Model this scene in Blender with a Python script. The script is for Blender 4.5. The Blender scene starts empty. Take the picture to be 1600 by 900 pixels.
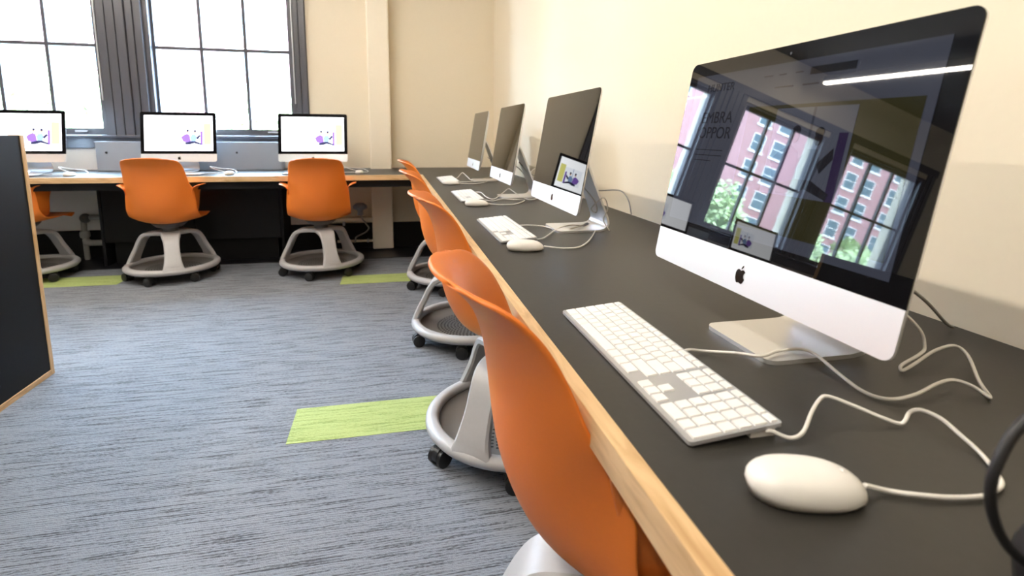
import bpy, bmesh, math, random
from mathutils import Vector, Matrix
random.seed(7)
PI = math.pi
S = bpy.context.scene
C = S.collection

# ---------------------------------------------------------------- camera
def set_camera():
    f, yaw, pitch, roll = 825.754, .216, -.1571, .0084
    cx, cy = 790.3, 337.5
    fw = Vector((math.sin(yaw)*math.cos(pitch), math.cos(yaw)*math.cos(pitch), math.sin(pitch)))
    r = Vector((math.cos(yaw), -math.sin(yaw), 0)); u = r.cross(fw)
    r2 = math.cos(roll)*r + math.sin(roll)*u; u2 = -math.sin(roll)*r + math.cos(roll)*u
    cam = bpy.data.cameras.new('camera'); o = bpy.data.objects.new('camera', cam); C.objects.link(o)
    m = Matrix((r2, u2, -fw)).transposed().to_4x4(); m.translation = Vector((-.219, 0, 1.071))
    o.matrix_world = m
    cam.sensor_fit = 'HORIZONTAL'; cam.sensor_width = 36; cam.lens = f*36/1600
    cam.shift_x = (800-cx)/1600; cam.shift_y = -(450-cy)/1600
    cam.clip_start = .02; cam.clip_end = 500
    cam.dof.use_dof = True; cam.dof.focus_distance = 1.25; cam.dof.aperture_fstop = 5.0
    S.camera = o
set_camera()

# ---------------------------------------------------------------- world, sun, exposure
w = bpy.data.worlds.new('sky'); S.world = w; w.use_nodes = True
bg = w.node_tree.nodes['Background']; bg.inputs[0].default_value = (.58, .78, 1, 1); bg.inputs[1].default_value = 42
sun = bpy.data.lights.new('sun', 'SUN'); sun.energy = 18; sun.angle = math.radians(3); sun.color = (1, .95, .88)
so = bpy.data.objects.new('sun', sun); C.objects.link(so); so.rotation_euler = (math.radians(52), 0, math.radians(18)); so.location = (0, -5, 20)
S.view_settings.view_transform = 'Standard'; S.view_settings.look = 'None'
S.view_settings.exposure = 0.7; S.view_settings.gamma = 1; S.view_settings.use_curve_mapping = False
S.cycles.use_denoising = True
S.cycles.max_bounces = 10; S.cycles.diffuse_bounces = 5; S.cycles.glossy_bounces = 5; S.cycles.transparent_max_bounces = 16
S.cycles.sample_clamp_indirect = 8
S.cycles.caustics_reflective = False; S.cycles.caustics_refractive = False

# ---------------------------------------------------------------- materials
def nodes(name):
    m = bpy.data.materials.new(name); m.use_nodes = True
    return m, m.node_tree, m.node_tree.nodes['Principled BSDF']
def plain(name, col, rough=.5, metal=0, spec=.5, var=0, scale=8, stretch=(1, 1, 1), bump=0, coat=0, emit=None, estr=0):
    m, t, b = nodes(name)
    b.inputs['Base Color'].default_value = (*col, 1); b.inputs['Roughness'].default_value = rough
    b.inputs['Metallic'].default_value = metal; b.inputs['Specular IOR Level'].default_value = spec
    b.inputs['Coat Weight'].default_value = coat
    if emit: b.inputs['Emission Color'].default_value = (*emit, 1); b.inputs['Emission Strength'].default_value = estr
    if var or bump:
        tc = t.nodes.new('ShaderNodeTexCoord'); mp = t.nodes.new('ShaderNodeMapping'); n = t.nodes.new('ShaderNodeTexNoise')
        mp.inputs['Scale'].default_value = stretch; n.inputs['Scale'].default_value = scale; n.inputs['Detail'].default_value = 5
        t.links.new(tc.outputs['Object'], mp.inputs[0]); t.links.new(mp.outputs[0], n.inputs['Vector'])
        if var:
            mix = t.nodes.new('ShaderNodeMix'); mix.data_type = 'RGBA'
            mix.inputs[6].default_value = (*[c*(1-var) for c in col], 1); mix.inputs[7].default_value = (*[min(1, c*(1+var)) for c in col], 1)
            t.links.new(n.outputs[0], mix.inputs[0]); t.links.new(mix.outputs[2], b.inputs['Base Color'])
        if bump:
            bp = t.nodes.new('ShaderNodeBump'); bp.inputs['Strength'].default_value = bump; bp.inputs['Distance'].default_value = .002
            t.links.new(n.outputs[0], bp.inputs['Height']); t.links.new(bp.outputs[0], b.inputs['Normal'])
    return m
M = {}
M['wall'] = plain('beige_paint', (.82, .735, .585), .6, var=.02, scale=60, bump=.05)
M['pillar'] = plain('cream_paint', (.86, .79, .66), .5, var=.02, scale=40)
M['white_paint'] = plain('white_wall_paint', (.84, .84, .83), .6, var=.02, scale=40)
M['ceiling'] = plain('ceiling_paint', (.17, .17, .17), .8, var=.02)
M['black_base'] = plain('black_rubber', (.004, .004, .005), .6, spec=.25, var=.2, scale=20)
M['vinyl'] = plain('black_vinyl', (.010, .010, .013), .4, var=.2, scale=12)
M['laminate'] = plain('charcoal_laminate', (.028, .026, .023), .46, spec=.5, var=.15, scale=90, bump=.04)
M['black_panel'] = plain('black_panel', (.0045, .0048, .006), .6, spec=.25, var=.15, scale=30)
M['orange'] = plain('orange_plastic', (.80, .205, .026), .42, spec=.4, var=.03, scale=200, bump=.06)
M['grey_plastic'] = plain('light_grey_plastic', (.42, .42, .43), .4, var=.04, scale=80)
M['tray'] = plain('taupe_plastic', (.17, .16, .155), .45, var=.05, scale=60)
M['hub'] = plain('dark_grey_plastic', (.09, .09, .095), .4, var=.05)
M['black_plastic'] = plain('black_plastic', (.010, .010, .011), .35, var=.1)
M['hole'] = plain('hole_black', (.006, .006, .006), .8, var=.1)
M['alu'] = plain('satin_aluminium', (.80, .81, .83), .32, metal=.85, var=.02, scale=300)
M['chin'] = plain('pale_aluminium', (.77, .82, .88), .38, metal=.5, var=.01, scale=300)
M['glass'] = plain('black_glass', (.004, .004, .005), .015, spec=.5, var=.1)
M['logo'] = plain('black_logo', (.006, .006, .007), .12, var=.1)
M['white'] = plain('white_plastic', (.83, .81, .78), .32, var=.02, scale=50)
M['key'] = plain('white_key', (.86, .86, .85), .45, var=.01, scale=40)
M['kb_alu'] = plain('keyboard_aluminium', (.48, .49, .51), .35, metal=.5, var=.02)
M['cable'] = plain('white_cable', (.78, .76, .72), .4, var=.02)
M['grey_cable'] = plain('grey_cable', (.30, .29, .28), .4, var=.05)
M['frame'] = plain('dark_grey_window_paint', (.075, .075, .09), .35, var=.08, scale=14, stretch=(1, 1, .1))
M['steel'] = plain('pale_steel', (.55, .57, .62), .3, metal=.3, var=.05)
M['cover'] = plain('blue_grey_metal', (.32, .37, .45), .4, var=.04, scale=10)
M['pipe'] = plain('grey_pipe', (.33, .33, .32), .5, var=.2, scale=20)
M['bag'] = plain('black_fabric', (.008, .008, .010), .5, var=.2, scale=60, bump=.2)
M['lamp'] = plain('lamp_housing', (.6, .6, .6), .4, var=.02)

def wood_mat():
    m, t, b = nodes('oak_edge')
    tc = t.nodes.new('ShaderNodeTexCoord'); mp = t.nodes.new('ShaderNodeMapping'); n = t.nodes.new('ShaderNodeTexNoise')
    geo = t.nodes.new('ShaderNodeNewGeometry')
    mp.inputs['Scale'].default_value = (3, 3, 3)
    n.inputs['Scale'].default_value = 14; n.inputs['Detail'].default_value = 8; n.inputs['Distortion'].default_value = 1.2
    r = t.nodes.new('ShaderNodeValToRGB'); r.color_ramp.elements[0].color = (.47, .28, .125, 1); r.color_ramp.elements[1].color = (.70, .48, .26, 1)
    r.color_ramp.elements[0].position = .25; r.color_ramp.elements[1].position = .6
    t.links.new(tc.outputs['Object'], mp.inputs[0]); t.links.new(mp.outputs[0], n.inputs['Vector'])
    t.links.new(n.outputs[0], r.inputs[0]); t.links.new(r.outputs[0], b.inputs['Base Color'])
    b.inputs['Roughness'].default_value = .32
    return m, mp
M['oak'], _mp = wood_mat(); _mp.inputs['Scale'].default_value = (4, .5, 4)
M['oak_x'], _mp = wood_mat(); _mp.inputs['Scale'].default_value = (.5, 4, 4)
M['oak_z'], _mp = wood_mat(); _mp.inputs['Scale'].default_value = (4, 4, .5)

def carpet(name, dark, light):
    m, t, b = nodes(name)
    tc = t.nodes.new('ShaderNodeTexCoord')
    def noise(sc, scale, detail=3, dist=0):
        mp = t.nodes.new('ShaderNodeMapping'); mp.inputs['Scale'].default_value = sc
        n = t.nodes.new('ShaderNodeTexNoise'); n.inputs['Scale'].default_value = scale; n.inputs['Detail'].default_value = detail; n.inputs['Distortion'].default_value = dist
        t.links.new(tc.outputs['Object'], mp.inputs[0]); t.links.new(mp.outputs[0], n.inputs['Vector']); return n
    lines = noise((5.5, 78, 1), 1, 3, .6); fine = noise((80, 190, 1), 1, 2.5); pile = noise((1, 1, 1), 300, 2)
    wv = t.nodes.new('ShaderNodeTexWave'); wv.bands_direction = 'Y'; wv.inputs['Scale'].default_value = 36; wv.inputs['Distortion'].default_value = 3.2; wv.inputs['Detail'].default_value = 3; wv.inputs['Detail Scale'].default_value = .9
    mpw = t.nodes.new('ShaderNodeMapping'); mpw.inputs['Scale'].default_value = (.45, 1, 1); t.links.new(tc.outputs['Object'], mpw.inputs[0]); t.links.new(mpw.outputs[0], wv.inputs['Vector'])
    a1 = t.nodes.new('ShaderNodeMath'); a1.operation = 'MULTIPLY_ADD'; a1.inputs[1].default_value = .16; t.links.new(wv.outputs['Fac'], a1.inputs[0]); t.links.new(lines.outputs[0], a1.inputs[2])
    add = t.nodes.new('ShaderNodeMath'); add.operation = 'MULTIPLY_ADD'; add.inputs[1].default_value = .55
    t.links.new(fine.outputs[0], add.inputs[0]); t.links.new(a1.outputs[0], add.inputs[2])
    r = t.nodes.new('ShaderNodeValToRGB'); r.color_ramp.elements[0].position = .64; r.color_ramp.elements[1].position = .86
    r.color_ramp.elements[0].color = (*dark, 1); r.color_ramp.elements[1].color = (*light, 1)
    t.links.new(add.outputs[0], r.inputs[0]); t.links.new(r.outputs[0], b.inputs['Base Color'])
    h = t.nodes.new('ShaderNodeMath'); h.operation = 'MULTIPLY_ADD'; h.inputs[1].default_value = .25
    t.links.new(pile.outputs[0], h.inputs[0]); t.links.new(add.outputs[0], h.inputs[2])
    bp = t.nodes.new('ShaderNodeBump'); bp.inputs['Strength'].default_value = .8; bp.inputs['Distance'].default_value = .006
    t.links.new(h.outputs[0], bp.inputs['Height']); t.links.new(bp.outputs[0], b.inputs['Normal'])
    b.inputs['Roughness'].default_value = .85; b.inputs['Specular IOR Level'].default_value = .25
    return m
M['carpet'] = carpet('grey_carpet', (.068, .074, .087), (.232, .252, .292))
M['green_carpet'] = carpet('green_carpet', (.25, .33, .10), (.42, .51, .19))

def pane_mat():
    m = bpy.data.materials.new('window_glass'); m.use_nodes = True; t = m.node_tree; t.nodes.clear()
    o = t.nodes.new('ShaderNodeOutputMaterial'); mx = t.nodes.new('ShaderNodeMixShader'); tr = t.nodes.new('ShaderNodeBsdfTransparent'); gl = t.nodes.new('ShaderNodeBsdfGlossy')
    fr = t.nodes.new('ShaderNodeFresnel'); gl.inputs['Roughness'].default_value = .01
    tr.inputs[0].default_value = (.94, .96, .97, 1)
    ge = t.nodes.new('ShaderNodeNewGeometry'); mu = t.nodes.new('ShaderNodeMath'); mu.operation = 'MULTIPLY_ADD'
    mu.inputs[1].default_value = -1; mu.inputs[2].default_value = 1; t.links.new(ge.outputs['Backfacing'], mu.inputs[0])
    m2 = t.nodes.new('ShaderNodeMath'); m2.operation = 'MULTIPLY'; t.links.new(mu.outputs[0], m2.inputs[0]); t.links.new(fr.outputs[0], m2.inputs[1])
    t.links.new(m2.outputs[0], mx.inputs[0]); t.links.new(tr.outputs[0], mx.inputs[1]); t.links.new(gl.outputs[0], mx.inputs[2]); t.links.new(mx.outputs[0], o.inputs[0])
    return m
M['pane'] = pane_mat()
def lit(name, col, strength):          # a lit pixel area under glossy glass
    return plain(name, (.003, .003, .003), .02, spec=.5, emit=col, estr=strength)

# ---------------------------------------------------------------- mesh helpers
def add_box(bm, x0, x1, y0, y1, z0, z1):
    v = [bm.verts.new(p) for p in ((x0, y0, z0), (x1, y0, z0), (x1, y1, z0), (x0, y1, z0), (x0, y0, z1), (x1, y0, z1), (x1, y1, z1), (x0, y1, z1))]
    for f in ((0, 3, 2, 1), (4, 5, 6, 7), (0, 1, 5, 4), (1, 2, 6, 5), (2, 3, 7, 6), (3, 0, 4, 7)): bm.faces.new([v[i] for i in f])
def boxes(*bs, bevel=0):
    bm = bmesh.new()
    for b in bs: add_box(bm, *b)
    if bevel: bmesh.ops.bevel(bm, geom=bm.edges[:], offset=bevel, segments=2, profile=.6, affect='EDGES')
    return bm
def add_tube(bm, pts, rad, n=8, closed=False):
    pts = [Vector(p) for p in pts]; rings = []; N = len(pts)
    t0 = (pts[1]-pts[0]).normalized(); a = t0.orthogonal().normalized()
    for i, p in enumerate(pts):
        if closed: t = (pts[(i+1) % N]-pts[i-1]).normalized()
        else: t = (pts[min(i+1, N-1)]-pts[max(i-1, 0)]).normalized()
        a = (a-t*a.dot(t)).normalized(); b = t.cross(a)
        rr = rad[i] if isinstance(rad, (list, tuple)) else rad
        rings.append([bm.verts.new(p+a*math.cos(2*PI*k/n)*rr+b*math.sin(2*PI*k/n)*rr) for k in range(n)])
    for i in range(N if closed else N-1):
        A, B = rings[i], rings[(i+1) % N]
        for k in range(n): bm.faces.new((A[k], A[(k+1) % n], B[(k+1) % n], B[k]))
    if not closed: bm.faces.new(rings[0][::-1]); bm.faces.new(rings[-1])
def add_lathe(bm, prof, n=48, close=True, cap=False):
    rings = [[bm.verts.new((r*math.cos(2*PI*k/n), r*math.sin(2*PI*k/n), z)) for k in range(n)] for r, z in prof]
    m = len(prof)
    for i in range(m if close else m-1):
        A, B = rings[i], rings[(i+1) % m]
        for k in range(n): bm.faces.new((A[k], A[(k+1) % n], B[(k+1) % n], B[k]))
    if cap: bm.faces.new(rings[0][::-1]); bm.faces.new(rings[-1])
def catmull(pts, per=8, closed=False):
    P = [Vector(p) for p in pts]; out = []; N = len(P)
    for i in range(N if closed else N-1):
        if closed: p0, p1, p2, p3 = P[i-1], P[i], P[(i+1) % N], P[(i+2) % N]
        else: p0, p1, p2, p3 = P[max(i-1, 0)], P[i], P[i+1], P[min(i+2, N-1)]
        for k in range(per):
            t = k/per
            out.append(.5*((2*p1)+(p2-p0)*t+(2*p0-5*p1+4*p2-p3)*t*t+(3*p1-p0-3*p2+p3)*t**3))
    if not closed: out.append(P[-1].copy())
    return out
def grid(bm, rows):
    V = [[bm.verts.new(p) for p in r] for r in rows]
    for i in range(len(V)-1):
        for j in range(len(V[0])-1): bm.faces.new((V[i][j], V[i][j+1], V[i+1][j+1], V[i+1][j]))
    return V
def obj(name, bm, mat, parent=None, smooth=False, loc=None, kind=None):
    bmesh.ops.recalc_face_normals(bm, faces=bm.faces[:])
    me = bpy.data.meshes.new(name); bm.to_mesh(me); bm.free()
    for m in (mat if isinstance(mat, (list, tuple)) else [mat]): me.materials.append(M[m] if isinstance(m, str) else m)
    if smooth:
        for p in me.polygons: p.use_smooth = True
        if smooth == 'angle': me.set_sharp_from_angle(angle=math.radians(38))
    o = bpy.data.objects.new(name, me); C.objects.link(o); o.parent = parent
    if loc: o.location = loc
    if kind: o['kind'] = kind
    return o
def link(name, me, parent, loc=(0, 0, 0), rotz=0):
    o = bpy.data.objects.new(name, me); C.objects.link(o); o.parent = parent; o.location = loc; o.rotation_euler.z = rotz; return o
def bake(o):
    dg = bpy.context.evaluated_depsgraph_get(); me = bpy.data.meshes.new_from_object(o.evaluated_get(dg)); me.name = o.name
    o.modifiers.clear(); o.data = me
    for p in me.polygons: p.use_smooth = True
def tag(o, label, cat, group=None):
    o['label'] = label; o['category'] = cat
    if group: o['group'] = group
    return o
def thing(name, label, cat, loc=(0, 0, 0), rotz=0, group=None):
    o = bpy.data.objects.new(name, None); C.objects.link(o); o.location = loc; o.rotation_euler.z = rotz; o.empty_display_size = .1
    return tag(o, label, cat, group)
def struct(name, bm, mat, parent=None, smooth=False):
    return obj(name, bm, mat, parent, smooth, kind=None if parent else 'structure')
def copy_tree(o, parent=None):
    c = o.copy(); C.objects.link(c); c.parent = parent
    for ch in list(o.children): copy_tree(ch, c)
    return c
def rrect(w0, w1, h0, h1, rad, n=6):      # rounded rectangle outline; rad = (bl, br, tr, tl)
    out = []
    for (cx, cy, a0, r) in ((w0, h0, PI, rad[0]), (w1, h0, 1.5*PI, rad[1]), (w1, h1, 0, rad[2]), (w0, h1, .5*PI, rad[3])):
        x = cx+r if cx == w0 else cx-r; y = cy+r if cy == h0 else cy-r
        if r < 1e-6: out.append((cx, cy)); continue
        for k in range(n+1): a = a0+.5*PI*k/n; out.append((x+r*math.cos(a), y+r*math.sin(a)))
    return out

# ================================================================ THE ROOM
XR, YB, XL, YF, ZC = .749, 4.98, -6.6, -3.2, 3.0
fl = struct('floor', boxes((XL-.2, XR+.2, YF-.2, YB+.3, -.12, 0)), 'carpet')
for x0, x1, y0, y1 in ((-.595, .405, 1.80, 2.04), (-.585, .415, 3.77, 3.995), (-3.10, -2.10, 4.06, 4.32)):
    p = obj('carpet_plank', boxes((x0, x1, y0, y1, -.004, .0012)), 'green_carpet', fl); p['label'] = 'lime green carpet plank'
struct('trim_1', boxes((XL, XR, 4.53, YB, -.01, .003)), 'vinyl')          # black floor strip along the window wall
struct('ceiling', boxes((XL-.2, XR+.2, YF-.2, YB+.3, ZC, ZC+.15)), 'ceiling')
struct('wall_right', boxes((XR, XR+.2, YF-.2, YB+.3, 0, ZC)), 'wall')
struct('wall_left', boxes((XL-.2, XL, YF-.2, YB+.3, 0, ZC)), 'wall')
struct('wall_front', boxes((XL, XR, YF-.2, YF, 0, ZC)), 'wall')
WZ0, WZ1 = 1.02, 2.40
WIN = [(-2.14, -1.0), (-3.60, -2.47), (-5.07, -3.93)]
pieces = [(XL, XR, YB, YB+.3, 0, WZ0), (XL, XR, YB, YB+.3, WZ1, ZC), (-1.0, XR, YB, YB+.3, WZ0, WZ1), (XL, -5.07, YB, YB+.3, WZ0, WZ1)]
pieces += [(WIN[1][1], WIN[0][0], YB+.03, YB+.3, WZ0, WZ1), (WIN[2][1], WIN[1][0], YB+.03, YB+.3, WZ0, WZ1)]
struct('wall_back', boxes(*pieces), 'wall')
struct('trim_9', boxes((-5.2, -.89, YB-.008, YB, .235, .914)), 'white_paint')
struct('baseboard_back', boxes((XL, XR-.03, YB-.03, YB, 0, .235), bevel=.004), 'black_base')
struct('baseboard_right', boxes((XR-.03, XR, YF, YB-.03, 0, .235), bevel=.004), 'black_base')
pl = struct('wall_pillar', boxes((-.388, -.203, 4.84, YB, .012, ZC), bevel=.012), 'pillar')

def make_window(n, x0, x1):
    w = struct('window_%d' % n, boxes((x0, x0+.035, YB+.01, YB+.16, WZ0, WZ1), (x1-.035, x1, YB+.01, YB+.16, WZ0, WZ1),
              (x0+.035, x1-.035, YB+.01, YB+.16, WZ1-.03, WZ1), (x0+.035, x1-.035, YB+.01, YB+.16, WZ0, WZ0+.012)), 'frame')
    a, b = x0+.035, x1-.035; z0, z1 = WZ0+.012, WZ1-.03; y0, y1 = YB+.06, YB+.10
    obj('sash_frame', boxes((a, a+.02, y0, y1, z0, z1), (b-.02, b, y0, y1, z0, z1), (a+.02, b-.02, y0, y1, z0, z0+.045), (a+.02, b-.02, y0, y1, z1-.03, z1)), 'frame', w)
    ia, ib = a+.02, b-.02; iz0, iz1 = z0+.045, z1-.03; cw = (ib-ia)/3; zm = 1.74; g = .0135
    for k in (1, 2): obj('muntin', boxes((ia+cw*k-g, ia+cw*k+g, y0+.003, y1-.003, iz0, iz1)), 'frame', w)
    for k in range(3): obj('muntin', boxes((ia+cw*k+(g if k else 0), ia+cw*(k+1)-(g if k < 2 else 0), y0+.006, y1-.006, zm-.013, zm+.013)), 'frame', w)
    for k in range(3):
        for (p, q) in ((iz0, zm), (zm, iz1)): obj('pane', boxes((ia+cw*k, ia+cw*(k+1), YB+.078, YB+.082, p, q)), 'pane', w)
    for xx in (a+.18, b-.22):
        l = obj('sash_lift', boxes((xx, xx+.09, y0-.022, y0+.001, z0+.012, z0+.026), bevel=.003), 'steel', w)
    obj('sash_guide', boxes((x1-.012, x1-.003, YB-.012, YB+.02, 1.30, WZ1-.02)), 'steel', w)
    return w
for n, (a, b) in enumerate(WIN): make_window(n+1, a, b)
# dark casing between and beside the windows: boards with grooves
def casing(n, x0, x1, boards):
    t = struct('trim_%d' % n, boxes((x0, x1, YB-.004, YB+.03, WZ0-.02, WZ1+.06)), 'frame')
    for (a, b, d) in boards: obj('casing_board', boxes((a, b, YB-.004-d, YB-.004, WZ0-.015, WZ1+.06), bevel=.003), 'frame', t)
casing(2, -2.47, -2.14, ((-2.465, -2.405, .012), (-2.395, -2.335, .02), (-2.325, -2.262, .028), (-2.252, -2.205, .02), (-2.198, -2.145, .012)))
casing(3, -3.93, -3.60, ((-3.925, -3.865, .012), (-3.855, -3.795, .02), (-3.785, -3.722, .028), (-3.712, -3.665, .02), (-3.658, -3.605, .012)))
casing(4, -1.0, -.895, ((-.995, -.955, .012), (-.945, -.900, .022)))
casing(5, -5.18, -5.07, ((-5.175, -5.125, .022), (-5.115, -5.075, .012)))
struct('trim_6', boxes((-5.2, -.89, YB-.055, YB+.01, 1.0, 1.022), bevel=.006), 'frame')          # window stool
struct('trim_7', boxes((-5.18, -.90, YB-.022, YB, .915, .999), bevel=.003), 'frame')             # apron below the stool
struct('trim_8', boxes((-5.2, -.89, YB-.02, YB+.02, WZ1+.06, WZ1+.14)), 'frame')

# ceiling lights: long linear pendants along the room
def pendant(x, y0, y1, label):
    t = thing('linear_light', label, 'ceiling light', (x, (y0+y1)/2, 2.80), 0, 'linear pendant lights')
    L = (y1-y0)/2
    obj('housing', boxes((-.026, .026, -L, L, .012, .075), bevel=.004), 'lamp', t)
    obj('diffuser', boxes((-.016, .016, -L+.01, L-.01, -.006, .012)), plain('lamp_glow', (.9, .9, .88), .5, emit=(1, .91, .79), estr=105), t)
    for s in (-1, 1):
        bm = bmesh.new(); add_tube(bm, [(0, s*L*.8, .075), (0, s*L*.8, ZC-2.80)], .003, 6); obj('suspension_wire', bm, 'lamp', t)
pendant(-3.08, 1.2, 4.74, 'long white linear pendant light, farthest from the beige right wall')
pendant(-1.15, -1.6, 3.9, 'long white linear pendant light, nearest the beige right wall')

# ================================================================ DESKS
ZD = .74
rd = thing('long_desk', 'long charcoal desk with an oak front edge along the beige right wall', 'desk', (0, 0, 0))
obj('desktop', boxes((.029, XR-.002, -1.2, 4.175, ZD-.036, ZD), (.0105, XR-.002, 4.175, YB-.002, ZD-.036, ZD)), 'laminate', rd)
obj('edge_band', boxes((.007, .029, -1.2, 4.175, ZD-.042, ZD), bevel=.0015), 'oak', rd)['label'] = 'oak front edge'
obj('apron', boxes((.06, .085, -1.2, 4.12, ZD-.096, ZD-.036)), 'black_panel', rd)
for y in (-1.15, 1.19, 3.15): obj('support_panel', boxes((.30, XR-.03, y, y+.03, .0, ZD-.036)), 'black_panel', rd)
bd = thing('window_desk', 'charcoal desk with an oak front edge under the windows', 'desk', (0, 0, 0))
obj('desktop', boxes((-6.2, .009, 4.175, YB-.002, ZD-.036, ZD)), 'laminate', bd)
obj('edge_band', boxes((-6.2, .007, 4.153, 4.175, ZD-.04, ZD), bevel=.0015), 'oak_x', bd)['label'] = 'oak front edge'
obj('apron', boxes((-6.2, .03, 4.20, 4.22, ZD-.096, ZD-.036)), 'black_panel', bd)
for i, (x0, x1) in enumerate(((-2.43, -1.095), (-4.9, -3.4))):
    cb = thing('black_cabinet', ('black cabinet under the window desk behind the two full orange chairs', 'black cabinet under the far left of the window desk')[i], 'cabinet', ((x0+x1)/2, 4.62, .003), 0, 'black cabinets under the window desk')
    h = (x1-x0)/2
    obj('body', boxes((-h+.02, h-.02, .02, .33, .18, ZD-.04)), 'black_panel', cb)
    obj('plinth', boxes((-h+.06, h-.06, .06, .33, 0, .18)), 'black_base', cb)
    nd = 2
    for k in range(nd):
        a = -h+.02+k*(2*h-.04)/nd
        d = obj('door', boxes((a+.004, a+(2*h-.04)/nd-.004, 0, .02, .19, ZD-.05), bevel=.002), 'black_panel', cb)
    for s in (-1, 1): obj('side_panel', boxes((s*h-.02 if s > 0 else -h, h if s > 0 else -h+.02, .0, .33, .0, ZD-.04)), 'black_panel', cb)

# partition at the left
pt = thing('partition_panel', 'black partition panel with an oak trim at the left edge of the picture', 'partition', (-1.695, 1.2, 0))
Lh = 1.383
obj('panel', boxes((-.045, -.003, -2.6, Lh-.022, .02, 1.042)), 'black_panel', pt)
obj('edge_trim', boxes((-.047, 0, Lh-.022, Lh, .0, 1.044), bevel=.002), 'oak_z', pt)['label'] = 'oak upright edge'
obj('edge_trim', boxes((-.047, 0, -2.6, Lh-.022, 0, .024), bevel=.002), 'oak', pt)['label'] = 'oak bottom edge'

# ================================================================ CHAIRS
def shell_bm():
    rows = [  # x, z, half width, edge dx, edge dz
        (.262, .424, .175, -.015, -.015), (.25, .442, .205, -.01, -.004), (.20, .442, .22, 0, .006), (.10, .424, .225, 0, .022), (0, .410, .226, 0, .036),
        (-.08, .407, .226, .005, .058), (-.145, .421, .224, .03, .095), (-.19, .455, .221, .07, .125), (-.222, .51, .216, .10, .125),
        (-.243, .575, .210, .108, .092), (-.253, .64, .204, .096, .045), (-.259, .70, .198, .080, .018), (-.269, .765, .192, .068, .006),
        (-.290, .822, .186, .060, .0), (-.321, .860, .173, .056, -.004), (-.342, .877, .148, .046, -.008), (-.353, .883, .105, .030, -.008)]
    R = catmull([(r[0], r[1], 0) for r in rows], 3); H = catmull([(r[2], r[3], r[4]) for r in rows], 3)
    out = []; n = 9
    for c, h in zip(R, H):
        row = []
        for j in range(-n, n+1):
            u = j/n; s = abs(u)**2.2
            row.append((c.x+h.y*s, h.x*(1.06*u-.06*u**3), c.y+h.z*s))
        out.append(row)
    # round the two upper corners
    m = len(out)
    bm = bmesh.new(); grid(bm, out); return bm
def arm_bm(s):
    L = [(.455, .165, -.110, .04), (.50, .192, -.120, .02), (.56, .204, -.130, .008), (.615, .209, -.145, .018), (.65, .213, -.155, .045), (.670, .224, -.160, .075), (.682, .246, -.150, .095), (.688, .274, -.120, .088)]
    P = catmull([(a[0], a[1], 0) for a in L], 3); Q = catmull([(a[2], a[3], 0) for a in L], 3)
    rows = [[(q.x+(q.y-q.x)*k/8, s*(p.y-.006*(1-(k/8))**2), p.x) for k in range(9)] for p, q in zip(P, Q)]
    bm = bmesh.new(); grid(bm, rows); return bm
def leg_bm():
    path = catmull([(.287, 0, .088), (.283, 0, .11), (.268, 0, .15), (.240, 0, .205), (.208, 0, .27), (.175, 0, .308), (.12, 0, .324), (0, 0, .327)], 4)
    wid = catmull([(.075, 0, 0), (.066, 0, 0), (.055, 0, 0), (.048, 0, 0), (.048, 0, 0), (.053, 0, 0), (.06, 0, 0), (.062, 0, 0)], 4)
    bm = bmesh.new(); rings = []
    for i, p in enumerate(path):
        t = (path[min(i+1, len(path)-1)]-path[max(i-1, 0)]).normalized(); nrm = Vector((t.z, 0, -t.x)); h = wid[i].x; th = .015
        ring = []
        for (a, b) in ((-1, -.55), (-.86, -1), (.86, -1), (1, -.55), (1, .55), (.86, 1), (-.86, 1), (-1, .55)):
            q = p+nrm*th*b; ring.append(bm.verts.new((q.x, h*a, q.z)))
        rings.append(ring)
    for A, B in zip(rings, rings[1:]):
        for k in range(8): bm.faces.new((A[k], A[(k+1) % 8], B[(k+1) % 8], B[k]))
    bm.faces.new(rings[0]); bm.faces.new(rings[-1][::-1]); return bm
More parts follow.
